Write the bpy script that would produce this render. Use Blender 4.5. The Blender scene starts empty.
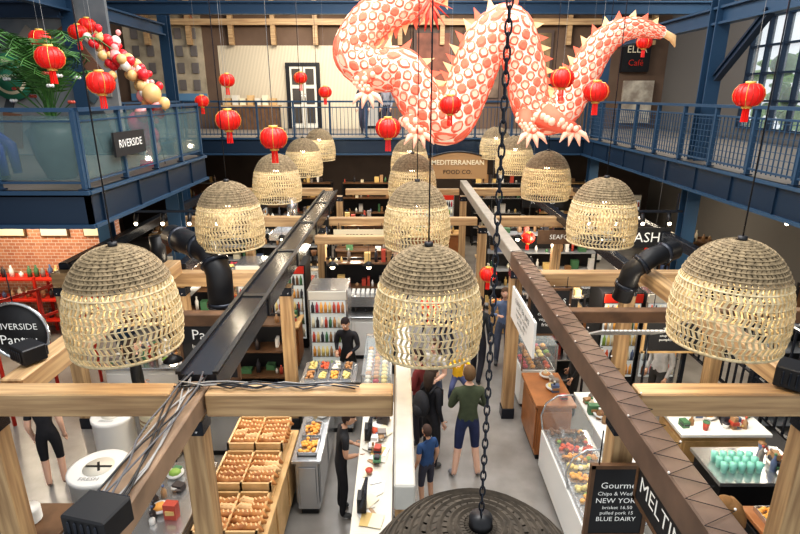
import bpy, math, random
from mathutils import Vector, Matrix
R=random.Random(7)
sc=bpy.context.scene
try:
    sc.view_settings.view_transform='Standard'; sc.view_settings.exposure=.5
    sc.view_settings.look='Medium High Contrast'
except Exception: pass
col=sc.collection
# ---------------------------------------------------------------- materials
MC={}
def M(name,c,rough=.6,metal=0,emit=0,noise=0,scale=6,bump=0,alpha=1,c2=None,stretch=None,ecol=None):
    if name in MC: return MC[name]
    m=bpy.data.materials.new(name); m.use_nodes=True
    nt=m.node_tree; b=nt.nodes['Principled BSDF']
    b.inputs['Base Color'].default_value=(*c,1); b.inputs['Roughness'].default_value=rough
    b.inputs['Metallic'].default_value=metal; b.inputs['Alpha'].default_value=alpha
    if emit:
        b.inputs['Emission Color'].default_value=(*(ecol or c),1); b.inputs['Emission Strength'].default_value=emit
    if noise or bump:
        tc=nt.nodes.new('ShaderNodeTexCoord'); mp=nt.nodes.new('ShaderNodeMapping')
        nt.links.new(tc.outputs['Object'],mp.inputs[0])
        if stretch: mp.inputs['Scale'].default_value=stretch
        n=nt.nodes.new('ShaderNodeTexNoise'); n.inputs['Scale'].default_value=scale; n.inputs['Detail'].default_value=6
        nt.links.new(mp.outputs[0],n.inputs['Vector'])
        if noise:
            r=nt.nodes.new('ShaderNodeValToRGB'); d=c2 or tuple(x*(1-noise) for x in c)
            r.color_ramp.elements[0].position=.35; r.color_ramp.elements[1].position=.65
            r.color_ramp.elements[0].color=(*d,1); r.color_ramp.elements[1].color=(*c,1)
            nt.links.new(n.outputs[0],r.inputs[0]); nt.links.new(r.outputs[0],b.inputs['Base Color'])
        if bump:
            bm=nt.nodes.new('ShaderNodeBump'); bm.inputs['Strength'].default_value=bump; bm.inputs['Distance'].default_value=.02
            nt.links.new(n.outputs[0],bm.inputs['Height']); nt.links.new(bm.outputs[0],b.inputs['Normal'])
    MC[name]=m; return m
def brick(name,c1,c2,mortar,scale=4):
    m=bpy.data.materials.new(name); m.use_nodes=True; nt=m.node_tree; b=nt.nodes['Principled BSDF']
    tc=nt.nodes.new('ShaderNodeTexCoord'); sp=nt.nodes.new('ShaderNodeSeparateXYZ'); ad=nt.nodes.new('ShaderNodeMath'); cb=nt.nodes.new('ShaderNodeCombineXYZ')
    nt.links.new(tc.outputs['Object'],sp.inputs[0]); nt.links.new(sp.outputs[0],ad.inputs[0]); nt.links.new(sp.outputs[1],ad.inputs[1])
    nt.links.new(ad.outputs[0],cb.inputs[0]); nt.links.new(sp.outputs[2],cb.inputs[1])
    t=nt.nodes.new('ShaderNodeTexBrick'); t.inputs['Scale'].default_value=scale
    t.inputs['Color1'].default_value=(*c1,1); t.inputs['Color2'].default_value=(*c2,1); t.inputs['Mortar'].default_value=(*mortar,1)
    nt.links.new(cb.outputs[0],t.inputs['Vector']); nt.links.new(t.outputs[0],b.inputs['Base Color']); b.inputs['Roughness'].default_value=.85
    return m
def corrugated(name,c1,c2,scale):
    m=bpy.data.materials.new(name); m.use_nodes=True; nt=m.node_tree; b=nt.nodes['Principled BSDF']
    tc=nt.nodes.new('ShaderNodeTexCoord'); w=nt.nodes.new('ShaderNodeTexWave'); w.inputs['Scale'].default_value=scale; w.bands_direction='X'
    r=nt.nodes.new('ShaderNodeValToRGB'); r.color_ramp.elements[0].color=(*c1,1); r.color_ramp.elements[1].color=(*c2,1)
    nt.links.new(tc.outputs['Object'],w.inputs['Vector']); nt.links.new(w.outputs[0],r.inputs[0]); nt.links.new(r.outputs[0],b.inputs['Base Color'])
    return m
WC=(.56,.38,.2); WD=(.33,.2,.1)
wood=M('timber',WC,.55,noise=.3,scale=3,bump=.1,c2=WD)
woodX=M('timber_grain_x',WC,.5,noise=.3,scale=2.2,stretch=(.5,9,9),bump=.1,c2=WD)
woodY=M('timber_grain_y',WC,.5,noise=.3,scale=2.2,stretch=(9,.5,9),bump=.1,c2=WD)
woodZ=M('timber_grain_z',WC,.5,noise=.3,scale=2.2,stretch=(9,9,.5),bump=.1,c2=WD)
woodl=M('pale_timber',(.72,.48,.24),.5,noise=.3,scale=4,c2=(.52,.33,.14))
woodd=M('dark_timber',(.17,.09,.045),.5,noise=.4,scale=5)
orangew=M('warm_counter_wood',(.42,.17,.06),.35,noise=.3,scale=4)
blacks=M('black_steel',(.03,.034,.045),.25,metal=.5)
black=M('matt_black',(.01,.01,.012),.45)
blue=M('navy_steel',(.012,.03,.06),.35,metal=.2)
bluel=M('blue_steel_light',(.03,.075,.14),.4,metal=.2)
white=M('white_paint',(.82,.81,.78),.4)
offw=M('off_white',(.7,.66,.57),.6)
steel=M('stainless',(.6,.61,.62),.25,metal=.85)
grey=M('grey_panel',(.3,.31,.32),.5)
red=M('lantern_red',(.75,.015,.01),.4,emit=.1)
gold=M('gold_trim',(.8,.5,.12),.35,metal=.3)
glass=M('glass_clear',(.75,.85,.88),.05,alpha=.13)
rglass=M('railing_glass',(.12,.19,.2),.04,alpha=.42)
conc=M('concrete_floor',(.3,.285,.265),.26,noise=.25,scale=1.3,bump=.02,c2=(.2,.185,.17))
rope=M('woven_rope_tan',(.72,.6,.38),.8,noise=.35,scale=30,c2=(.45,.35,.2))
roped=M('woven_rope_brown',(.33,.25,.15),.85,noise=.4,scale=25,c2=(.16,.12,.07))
ropek=M('woven_rope_dark',(.09,.07,.05),.85,noise=.4,scale=25)
bulbm=M('warm_bulb',(1,.84,.6),.4,emit=9)
cream=M('cream',(.8,.72,.52),.6)
greenp=M('leaf_green',(.07,.19,.04),.5,noise=.4,scale=4)
chalk=M('chalk',(.8,.8,.76),.8,emit=.15)
board=M('blackboard',(.015,.015,.017),.6)
redp=M('red_paint',(.55,.03,.015),.45)
# ---------------------------------------------------------------- builder
class B:
    def __init__(s): s.v=[];s.f=[];s.fm=[];s.fs=[];s.mats=[]
    def mi(s,m):
        if m not in s.mats: s.mats.append(m)
        return s.mats.index(m)
    def add(s,vs,fs,m,smooth=False):
        o=len(s.v); s.v+= [tuple(v) for v in vs]; k=s.mi(m)
        for f in fs: s.f.append([i+o for i in f]); s.fm.append(k); s.fs.append(smooth)
    def box(s,c,d,m,rx=0,ry=0,rz=0):
        mt=Matrix.Translation(c)@Matrix.Rotation(rz,4,'Z')@Matrix.Rotation(ry,4,'Y')@Matrix.Rotation(rx,4,'X')
        vs=[mt@Vector((x*d[0]/2,y*d[1]/2,z*d[2]/2)) for x in(-1,1) for y in(-1,1) for z in(-1,1)]
        s.add(vs,[(0,1,3,2),(4,6,7,5),(0,4,5,1),(2,3,7,6),(0,2,6,4),(1,5,7,3)],m)
    def bx(s,x0,x1,y0,y1,z0,z1,m): s.box(((x0+x1)/2,(y0+y1)/2,(z0+z1)/2),(x1-x0,y1-y0,z1-z0),m)
    def tube(s,pts,rad,m,n=8,caps=True,flat=1):
        pts=[Vector(p) for p in pts]
        if not hasattr(rad,'__len__'): rad=[rad]*len(pts)
        t0=(pts[1]-pts[0]).normalized(); up=Vector((0,0,1)) if abs(t0.z)<.9 else Vector((0,1,0))
        a=t0.cross(up).normalized(); vs=[]
        for i,p in enumerate(pts):
            if i==0:t=t0
            elif i==len(pts)-1:t=(pts[i]-pts[i-1]).normalized()
            else:t=(pts[i+1]-pts[i-1]).normalized()
            a=(a-t*a.dot(t)).normalized(); b=t.cross(a)
            for j in range(n):
                th=2*math.pi*j/n; vs.append(p+(a*math.cos(th)+b*math.sin(th)*flat)*rad[i])
        fs=[(i*n+j,i*n+(j+1)%n,(i+1)*n+(j+1)%n,(i+1)*n+j) for i in range(len(pts)-1) for j in range(n)]
        if caps: fs+=[tuple(range(n))[::-1],tuple(range((len(pts)-1)*n,len(pts)*n))]
        s.add(vs,fs,m,n>4)
    def cyl(s,p0,p1,r0,m,r1=None,n=14): s.tube([p0,p1],[r0,r0 if r1 is None else r1],m,n)
    def lathe(s,prof,c,m,n=16):
        vs=[(c[0]+r*math.cos(2*math.pi*j/n),c[1]+r*math.sin(2*math.pi*j/n),c[2]+z) for r,z in prof for j in range(n)]
        fs=[(i*n+j,i*n+(j+1)%n,(i+1)*n+(j+1)%n,(i+1)*n+j) for i in range(len(prof)-1) for j in range(n)]
        fs+=[tuple(range(n))[::-1],tuple(range((len(prof)-1)*n,len(prof)*n))]
        s.add(vs,fs,m,True)
    def sph(s,c,r,m,nu=10,nv=7,mt=None):
        if not hasattr(r,'__len__'): r=(r,r,r)
        prof=[(math.sin(math.pi*i/nv),-math.cos(math.pi*i/nv)) for i in range(1,nv)]
        vs=[Vector((a*math.cos(2*math.pi*j/nu)*r[0],a*math.sin(2*math.pi*j/nu)*r[1],b*r[2])) for a,b in prof for j in range(nu)]
        vs+=[Vector((0,0,-r[2])),Vector((0,0,r[2]))]
        if mt: vs=[mt@v for v in vs]
        vs=[v+Vector(c) for v in vs]
        k=len(prof); fs=[(i*nu+j,i*nu+(j+1)%nu,(i+1)*nu+(j+1)%nu,(i+1)*nu+j) for i in range(k-1) for j in range(nu)]
        fs+=[(k*nu,(j+1)%nu,j) for j in range(nu)]+[(k*nu+1,(k-1)*nu+j,(k-1)*nu+(j+1)%nu) for j in range(nu)]
        s.add(vs,fs,m,True)
    def text(s,t,size,m,o,xa=(1,0,0),ya=(0,0,1),align='CENTER',bold=0):
        cu=bpy.data.curves.new('t','FONT'); cu.body=t; cu.size=size; cu.align_x=align; cu.align_y='CENTER'; cu.resolution_u=2; cu.offset=bold
        ob=bpy.data.objects.new('t',cu); col.objects.link(ob); bpy.context.view_layer.update()
        me=ob.evaluated_get(bpy.context.evaluated_depsgraph_get()).to_mesh()
        xa=Vector(xa);ya=Vector(ya);o=Vector(o)
        s.add([o+xa*v.co.x+ya*v.co.y for v in me.vertices],[tuple(p.vertices) for p in me.polygons],m)
        ob.to_mesh_clear(); bpy.data.objects.remove(ob); bpy.data.curves.remove(cu)
    def obj(s,name,loc=(0,0,0),rz=0,bevel=0):
        me=bpy.data.meshes.new(name); me.from_pydata(s.v,[],s.f)
        for m in s.mats: me.materials.append(m)
        me.polygons.foreach_set('material_index',s.fm); me.polygons.foreach_set('use_smooth',s.fs); me.update()
        return place(name,me,loc,rz,bevel)
def place(name,me,loc,rz=0,bevel=0):
    ob=bpy.data.objects.new(name,me); ob.location=loc; ob.rotation_euler[2]=rz; col.objects.link(ob)
    if bevel:
        md=ob.modifiers.new('b','BEVEL'); md.width=bevel; md.segments=1; md.limit_method='ANGLE'
    return ob
# ---------------------------------------------------------------- camera / world / lights
cam=bpy.data.cameras.new('camera'); cam.lens=24.3; cam.sensor_width=36
co=bpy.data.objects.new('camera',cam); co.location=(0,0,5.4); co.rotation_euler=(math.radians(72.33),0,0); col.objects.link(co); sc.camera=co
w=bpy.data.worlds.new('world'); sc.world=w; w.use_nodes=True
w.node_tree.nodes['Background'].inputs[0].default_value=(.9,.95,1,1); w.node_tree.nodes['Background'].inputs[1].default_value=.62
def area(name,loc,size,power,c=(1,.95,.88),rot=(0,0,0)):
    l=bpy.data.lights.new(name,'AREA'); l.shape='RECTANGLE'; l.size=size[0]; l.size_y=size[1]; l.energy=power; l.color=c
    o=bpy.data.objects.new(name,l); o.location=loc; o.rotation_euler=rot; col.objects.link(o)
area('skylight_a',(0,7,9.3),(6,9),800,(1,.98,.95))
area('skylight_b',(0,15.5,9.3),(7,4),420,(1,.97,.93))
for i,(x,y) in enumerate([(-8,10),(7.2,9),(7,15)]):
    area('under_balcony_light',(x,y,3.45),(1.2,1.2),70,(1,.86,.66))
area('back_hall_light',(0,18.5,3.6),(8,1),130,(1,.86,.68))
for x in(-3,3): area('upper_wall_light',(x,17.5,8.2),(3,.6),120,(1,.9,.75),(math.radians(40),0,0))
area('upper_wall_light',(7.6,14,8.4),(2.5,3),90,(1,.93,.85))
def point(name,loc,p,c=(1,.85,.62),r=.06):
    l=bpy.data.lights.new(name,'POINT'); l.energy=p; l.color=c; l.shadow_soft_size=r
    o=bpy.data.objects.new(name,l); o.location=loc; col.objects.link(o)
# ---------------------------------------------------------------- shell
b=B(); b.bx(-11,11,-1,23,-.1,0,conc); b.obj('floor')
brk=brick('brick_red',(.55,.25,.14),(.4,.16,.09),(.6,.52,.44),3.2)
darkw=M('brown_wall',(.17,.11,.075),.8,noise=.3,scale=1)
creamc=corrugated('cream_cladding',(.45,.38,.27),(.76,.66,.5),6)
darkc=corrugated('grey_cladding',(.1,.095,.09),(.2,.19,.18),6)
b=B()
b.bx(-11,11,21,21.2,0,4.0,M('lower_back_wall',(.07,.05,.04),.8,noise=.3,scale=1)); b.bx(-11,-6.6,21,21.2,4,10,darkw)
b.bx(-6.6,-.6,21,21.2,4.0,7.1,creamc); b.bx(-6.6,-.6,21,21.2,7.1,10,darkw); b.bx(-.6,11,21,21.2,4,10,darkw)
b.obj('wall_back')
b=B(); b.bx(-11.2,-11,-1,21.2,0,10,darkw); b.obj('wall_left')
b=B()
b.bx(9.7,9.9,-1,10.6,0,10,darkc); b.bx(9.7,9.9,16.0,21.2,0,10,darkc); b.bx(9.7,9.9,10.6,16.0,0,4.5,darkc); b.bx(9.7,9.9,10.6,16.0,7.4,10,darkc)
b.obj('wall_right')
b=B()
for i in range(9): yy=10.6+i*.675; b.bx(9.64,9.8,yy-.03,yy+.03,4.5,7.4,blue)
for zz in (4.53,5.25,5.95,6.65,7.37): b.bx(9.65,9.79,10.6,16.0,zz-.025,zz+.025,blue)
b.bx(9.74,9.75,10.6,16.0,4.5,7.4,glass); b.obj('window_1')
b=B()
gl=M('tree_foliage_light',(.35,.55,.18),.6,noise=.6,scale=3,c2=(.12,.25,.06))
for i in range(150):
    c=Vector((R.uniform(13,18),R.uniform(14,29),R.uniform(2.8,6.8)))
    b.sph(c,(R.uniform(.15,.5),R.uniform(.15,.5),R.uniform(.12,.4)),gl if R.random()<.75 else greenp,7,5)
for yy in (15,19,22,26): b.cyl((14.5,yy,-.1),(14.5,yy,6.0),.12,woodd)
b.obj('garden_trees')
murg=M('grey_mural',(.13,.15,.17),.8,noise=.6,scale=1.4,c2=(.26,.26,.25))
b=B(); b.bx(-11,-5.8,11.65,11.75,4.2,8.6,murg)
for i in range(22): b.box((-10.4+i*.21,11.63,5.5+.9*math.sin(i*2.1)),(.16+.1*(i%3),.04,.7+.4*math.cos(i)),M('mural_dark%d'%(i%4),[(.05,.06,.07),(.3,.27,.23),(.08,.12,.14),(.2,.1,.06)][i%4],.8),ry=i*.3)
b.obj('wall_left_upper')
b=B(); lg=M('logo_green',(.03,.2,.12),.6)
b.cyl((-7.85,11.56,5.75),(-7.85,11.5,5.75),.45,lg,n=28); b.cyl((-7.85,11.5,5.75),(-7.85,11.48,5.75),.34,cream,n=28)
b.cyl((-7.85,11.48,5.75),(-7.85,11.47,5.75),.28,lg,n=28); b.text('RIVERSIDE',.1,cream,(-7.85,11.46,5.75)); b.obj('round_wall_logo')
b=B(); b.bx(-11,-6.6,12.2,12.4,0,3.7,brk); b.obj('wall_left_lower')
b=B(); b.bx(-9.9,-7.1,20.9,20.98,5.2,8.1,M('mural_sand',(.5,.42,.3),.7,noise=.4,scale=2))
for i in range(5):
    for j in range(4): b.box((-9.5+i*.52,20.88,5.75+j*.58),(.24,.04,.36),M('mural_win',(.16,.14,.13),.6))
for k in range(3): b.add([(-9.6+k*.9,20.87,7.8),(-9.0+k*.9,20.87,7.8),(-9.3+k*.9,20.87,8.25)],[(0,1,2)],M('mural_roof',(.4,.16,.1),.7))
b.bx(-9.9,-7.1,20.86,20.9,5.2,5.45,M('mural_blue',(.12,.25,.4),.6)); b.obj('painted_building_mural')
def door(name,x,y,z,w,h):
    b=B(); b.bx(x-w/2-.12,x-w/2,y-.1,y,z,z+h+.12,black); b.bx(x+w/2,x+w/2+.12,y-.1,y,z,z+h+.12,black); b.bx(x-w/2,x+w/2,y-.1,y,z+h,z+h+.12,black)
    for sx in(-1,1):
        x0=x+min(0,sx*w/2);x1=x0+w/2
        b.bx(x0+.02,x1-.02,y-.08,y-.03,z+.02,z+h-.02,offw)
        for k in range(3): b.bx(x0+.1,x1-.1,y-.1,y-.07,z+.2+k*h*.31,z+.2+(k+.8)*h*.31,M('door_pane',(.08,.07,.06),.1))
        b.cyl((x+sx*.06,y-.13,z+1),(x+sx*.06,y-.13,z+1.25),.015,steel)
    b.obj(name)
door('door_1',-3.55,20.98,4.2,1.0,2.2)
b=B(); b.bx(-1.4,-.7,20.85,20.98,4.2,6.5,black); b.bx(-1.3,-.8,20.8,20.86,4.3,6.4,M('door_grey',(.35,.33,.3),.5)); b.cyl((-.87,20.77,5.3),(-.87,20.77,5.5),.015,steel); b.obj('door_2')
for i,x in enumerate((1.2,3.0,4.8)):
    b=B(); b.bx(x-.7,x+.7,20.86,20.98,5.2,7.6,M('poster_dark',(.09,.06,.05),.6)); b.bx(x-.6,x+.6,20.82,20.87,5.3,7.5,M('poster_red%d'%i,[(.28,.1,.06),(.2,.14,.1),(.3,.2,.1)][i],.6,noise=.6,scale=2)); b.obj('wall_poster')
b=B(); b.bx(8.0,9.0,20.8,20.98,6.2,7.3,black); b.text('ELLA',.34,cream,(8.5,20.78,6.95)); b.text('Café',.3,redp,(8.5,20.78,6.5)); b.obj('cafe_wall_sign')
b=B(); b.bx(8.2,9.3,20.85,20.98,4.4,5.9,M('mural_cream',(.6,.55,.45),.6,noise=.6,scale=3,c2=(.3,.25,.2))); b.obj('wall_artwork')
# bench/planters along upper back wall
b=B(); b.bx(-6.4,-4.4,20.2,20.7,4.2,5.0,woodd); b.bx(-6.45,-4.35,20.15,20.72,5.0,5.05,wood)
for i in range(7): b.box((-6.2+i*.27,20.45,5.05+.12+.05*(i%2)),(.2,.3,.24+.1*(i%2)),[woodl,offw,cream][i%3])
b.obj('sideboard')
# ---------------------------------------------------------------- balconies
def slab(name,x0,x1,y0,y1,z=4.2,t=.5):
    b=B(); b.bx(x0,x1,y0,y1,z-.08,z,M('balcony_floor',(.2,.17,.14),.5)); b.bx(x0+.06,x1-.06,y0+.06,y1-.06,z-t+.1,z-.08,M('slab_under',(.08,.075,.07),.8))
    for (a0,a1,c0,c1) in ((x0,x1,y0,y0+.06),(x0,x0+.06,y0,y1),(x1-.06,x1,y0,y1)):
        b.bx(a0,a1,c0,c1,z-t,z-.0,blue)
    for zz in (z-t,z-.05):
        b.bx(x0-.04,x1+.04,y0-.05,y0,zz,zz+.05,bluel); b.bx(x0-.05,x0,y0,y1,zz,zz+.05,bluel); b.bx(x1,x1+.05,y0,y1,zz,zz+.05,bluel)
    k=y0+.3
    while k<y1: 
        for xx in (x0-.015,x1+.015): b.box((xx,k,z-t/2),(.03,.03,t),blue)
        k+=1.1
    return b.obj(name)
slab('balcony_left',-10.9,-4.1,7.05,11.5)
slab('balcony_left_rear',-10.9,-6.3,11.8,16.2)
slab('balcony_right',5.4,9.6,3,16.2)
slab('balcony_back',-10.9,9.6,16.3,20.8)
def railing(name,p0,p1,z=4.2,h=1.02,step=1.1,style='glass'):
    b=B(); p0=Vector((*p0,z));p1=Vector((*p1,z)); L=(p1-p0).length; d=(p1-p0)/L; n=max(1,round(L/step)); rz=math.atan2(d.y,d.x)
    for i in range(n+1):
        p=p0+d*L*i/n; b.box(p+Vector((0,0,h/2)),(.05,.07,h),bluel,rz=rz); b.box(p+Vector((0,0,.01)),(.12,.12,.02),blue,rz=rz)
    c=(p0+p1)/2
    b.box(c+Vector((0,0,h)),(L,.1,.05),bluel,rz=rz); b.box(c+Vector((0,0,.1)),(L,.03,.03),bluel,rz=rz)
    if style=='glass':
        b.box(c+Vector((0,0,h/2+.03)),(L,.012,h-.2),rglass,rz=rz); b.box(c+Vector((0,0,h-.14)),(L,.03,.02),bluel,rz=rz)
    else:
        b.box(c+Vector((0,0,h-.16)),(L,.03,.03),bluel,rz=rz)
        for i in range(int(L/.11)):
            p=p0+d*(i*.11+.05); b.box(p+Vector((0,0,h*.45)),(.014,.014,h*.78),bluel,rz=rz)
        if style=='mesh':
            for k in range(7): b.box(c+Vector((0,0,.2+k*.1)),(L,.012,.008),bluel,rz=rz)
    return b.obj(name)
railing('glass_railing',(-10.9,7.1),(-4.15,7.1)); railing('glass_railing',(-4.15,7.15),(-4.15,11.45))
railing('glass_railing',(-6.35,11.85),(-6.35,16.2))
railing('steel_railing',(5.46,3.1),(5.46,16.2),style='mesh'); railing('steel_railing',(-6.3,16.36),(5.4,16.36),style='bars')
def ibeam(name,p0,p1,h=.3,w=.2,m=blue):
    p0=Vector(p0);p1=Vector(p1);d=p1-p0;L=d.length; b=B()
    q=d.to_track_quat('X','Z').to_matrix().to_4x4(); 
    for c,s in (((0,0,h/2-.02),(L,w,.04)),((0,0,-h/2+.02),(L,w,.04)),((0,0,0),(L,.05,h-.04))):
        mt=Matrix.Translation((p0+p1)/2)@q@Matrix.Translation(c)
        vs=[mt@Vector((x*s[0]/2,y*s[1]/2,z*s[2]/2)) for x in(-1,1) for y in(-1,1) for z in(-1,1)]
        b.add(vs,[(0,1,3,2),(4,6,7,5),(0,4,5,1),(2,3,7,6),(0,2,6,4),(1,5,7,3)],m)
    return b.obj(name)
for x,y in ((5.75,10.6),(5.75,16.25),(-6.5,11.65),(-6.5,16.2),(-4.6,10.9)):
    top=8.8 if x!=-4.6 else 3.7
    b=B(); b.bx(x-.13,x+.13,y-.13,y-.1,0,top,bluel);b.bx(x-.13,x+.13,y+.1,y+.13,0,top,bluel);b.bx(x-.03,x+.03,y-.1,y+.1,0,top,blue);b.bx(x-.2,x+.2,y-.2,y+.2,0,.03,blue); b.obj('steel_column')
ibeam('steel_beam',(-9,15,7.5),(9.4,15,7.5),m=bluel); ibeam('steel_beam',(5.75,2,6.75),(5.75,16,6.75),m=bluel); ibeam('steel_beam',(-6.5,4,7.1),(-6.5,16,7.1),m=bluel)
ibeam('steel_beam',(-10.9,11.3,6.95),(-6.5,11.3,6.95)); ibeam('steel_beam',(5.9,10.6,6.75),(9.6,10.6,7.6),.25,.18,bluel)
ibeam('steel_brace',(5.75,10.4,5.7),(5.75,9.2,6.65),.15,.12)
for x in (-3,3): ibeam('steel_brace',(x-.05,15,7.75),(x-1.3,15,8.8),.14,.12,bluel); ibeam('steel_brace',(x+.05,15,7.75),(x+1.3,15,8.8),.14,.12,bluel)
for y in (6,10,14,18): ibeam('roof_beam',(-11,y,8.97),(9.7,y,8.97),.3,.2)
b=B(); b.bx(-9,9,20.6,20.8,8.15,8.45,woodX); b.bx(-9,9,20.65,20.8,7.75,7.95,woodX)
for i in range(13): b.bx(-9+i*1.5-.08,-9+i*1.5+.08,20.7,20.9,7.1,8.9,woodX)
b.obj('timber_lintel')
# ---------------------------------------------------------------- timber stall frames
def beam(p0,p1,w=.2,h=.22,m=None,name='timber_beam'):
    p0=Vector(p0);p1=Vector(p1);c=(p0+p1)/2; b=B()
    if abs(p1.x-p0.x)>abs(p1.y-p0.y): b.box(c,(abs(p1.x-p0.x),w,h),m or woodX)
    else: b.box(c,(w,abs(p1.y-p0.y),h),m or woodY)
    return b.obj(name,bevel=.012)
def post(x,y,h=2.78,w=.19):
    b=B(); b.box((0,0,h/2),(w,w,h),woodZ); b.box((0,0,.1),(w+.03,w+.03,.2),blacks); b.box((0,0,h-.08),(w+.02,w+.02,.14),blacks)
    for sx in (-1,1): b.cyl((sx*.05,-w/2-.03,h-.1),(sx*.05,-w/2,h-.1),.015,steel,n=6)
    return b.obj('timber_post',(x,y,0),bevel=.008)
Z=2.89
beam((-5.4,4.1,Z),(-1.95,4.1,Z)); beam((-1.65,4.1,Z),(-.06,4.1,Z)); beam((2.03,4.1,Z),(5.4,4.1,Z))
beam((-1.8,2.3,Z),(-1.8,4.25,Z),.26,.2,M('brown_beam_l',(.3,.2,.13),.5,noise=.4,scale=3)); 
b=B(); b.bx(-1.97,-1.63,4.27,13.9,Z-.09,Z+.15,blacks); b.bx(-1.99,-1.94,4.27,13.9,Z+.15,Z+.18,black); b.bx(-1.66,-1.61,4.27,13.9,Z+.15,Z+.18,black)
for k in range(4): b.bx(-1.985,-1.615,6.2+k*2,6.3+k*2,Z-.1,Z+.165,black)
b.obj('steel_beam')
beam((.03,2.9,Z),(.03,5.6,Z),.14,.2,M('grey_timber',(.55,.52,.46),.5,noise=.2,scale=4),'pale_beam')
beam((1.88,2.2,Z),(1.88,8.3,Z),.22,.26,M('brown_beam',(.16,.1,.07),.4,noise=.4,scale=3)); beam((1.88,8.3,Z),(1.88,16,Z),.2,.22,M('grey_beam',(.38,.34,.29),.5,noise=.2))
beam((-3.45,4.25,Z),(-3.45,7.9,Z)); beam((3.6,4.25,Z),(3.6,7.9,Z),.2,.2)
for y in (8,12,15.9):
    beam((-5.4,y,Z-.22),(-1.99,y,Z-.22)); beam((2.0,y,Z-.22),(5.3,y,Z-.22)); 
    if y>8: beam((-1.61,y,Z-.22),(1.75,y,Z-.22),.16,.18)
beam((2,6.1,Z-.05),(5.3,6.1,Z-.05),.14,.16,woodd); beam((-3.35,6.0,Z-.05),(-1.99,6.0,Z-.05),.14,.16,woodd)
beam((-1.61,9.9,Z-.1),(-.13,9.9,Z-.1),.14,.16); beam((-.05,6.2,Z-.1),(-.05,15.8,Z-.1),.12,.16,woodd)
for x in (-3.45,-5.3,3.6,5.15): beam((x,8.1,Z-.1),(x,15.8,Z-.1),.16,.18,blacks,'steel_beam')
for x,y in ((-1.8,4.1),(-3.6,4.1),(1.95,4.1),(3.6,4.1),(-1.8,8),(-3.45,8),(1.88,8.3),(3.6,8),(5.15,8),(-1.8,12),(-3.45,12),(1.88,12),(3.6,12),(-1.8,15.9),(1.88,15.9),(.03,5.6),(-.1,12),(-5.3,8),(-.05,9.9)):
    post(x,y, 2.74 if y in(4.1,5.6,8.3) else 2.55)
cabm=[M('cable_grey',(.3,.29,.28),.5),black,M('cable_dark',(.1,.1,.11),.5)]
b=B()
for k in range(8):
    pts=[(-1.8+.09*math.sin(k+i*.5)+R.uniform(-.02,.02),2.3+i*.25,3.01+.02*(k%3)) for i in range(9)]
    b.tube(pts,.008,cabm[k%3],5)
for k in range(6):
    pts=[(-1.9+.22*i+R.uniform(-.03,.03),4.1+R.uniform(-.05,.05),3.02+R.uniform(0,.04)) for i in range(8)]
    b.tube(pts,.007,cabm[k%3],5)
b.obj('cable_bundle')
b=B()
pts=[]
for i in range(56):
    y=2.3+i*.11; s=i%2*2-1; pts.append((1.88+s*.12,y,3.03))
    if i%3==0: b.sph((1.88+s*.12,y,3.045),.009,M('fairy_bulb',(.8,.75,.7),.3),5,4)
b.tube(pts,.003,black,4); b.obj('fairy_lights')
def spotbox(x,y,z,rz=0,s=1):
    b=B(); b.box((0,0,.14*s),(.38*s,.3*s,.22*s),black); b.box((0,-.17*s,.14*s),(.3*s,.04*s,.16*s),blacks); b.cyl((0,-.2*s,.14*s),(0,-.17*s,.14*s),.07*s,cabm[2])
    b.box((0,0,.015),(.2*s,.1,.03),blacks)
    for k in range(5): b.box((-.12*s+k*.06*s,.155*s,.14*s),(.02,.02,.16*s),blacks)
    b.obj('stage_projector',(x,y,z),rz,bevel=.01)
spotbox(-1.72,2.5,3.0,2.9,.75); spotbox(3.4,4.1,3.0,2.4,.85); spotbox(-3.5,4.6,3.0,2.6,.7)
def duct(pts,r=.17,name='exhaust_duct'):
    b=B(); b.tube(pts,r,black,16)
    P=[Vector(p) for p in pts]
    for i in range(len(P)-1):
        c=P[i].lerp(P[i+1],.5); d=(P[i+1]-P[i]).normalized()*.03; b.cyl(c-d,c+d,r+.02,blacks,n=16)
    b.obj(name)
duct([(-3.3,7.6,3.45),(-2.9,7.2,3.45),(-2.55,6.95,3.4),(-2.4,6.8,3.15),(-2.4,6.75,2.3)])
duct([(3.2,7.3,2.6),(3.25,7.2,3.05),(3.5,7.2,3.25),(3.9,7.4,3.3)],.14)
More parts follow.
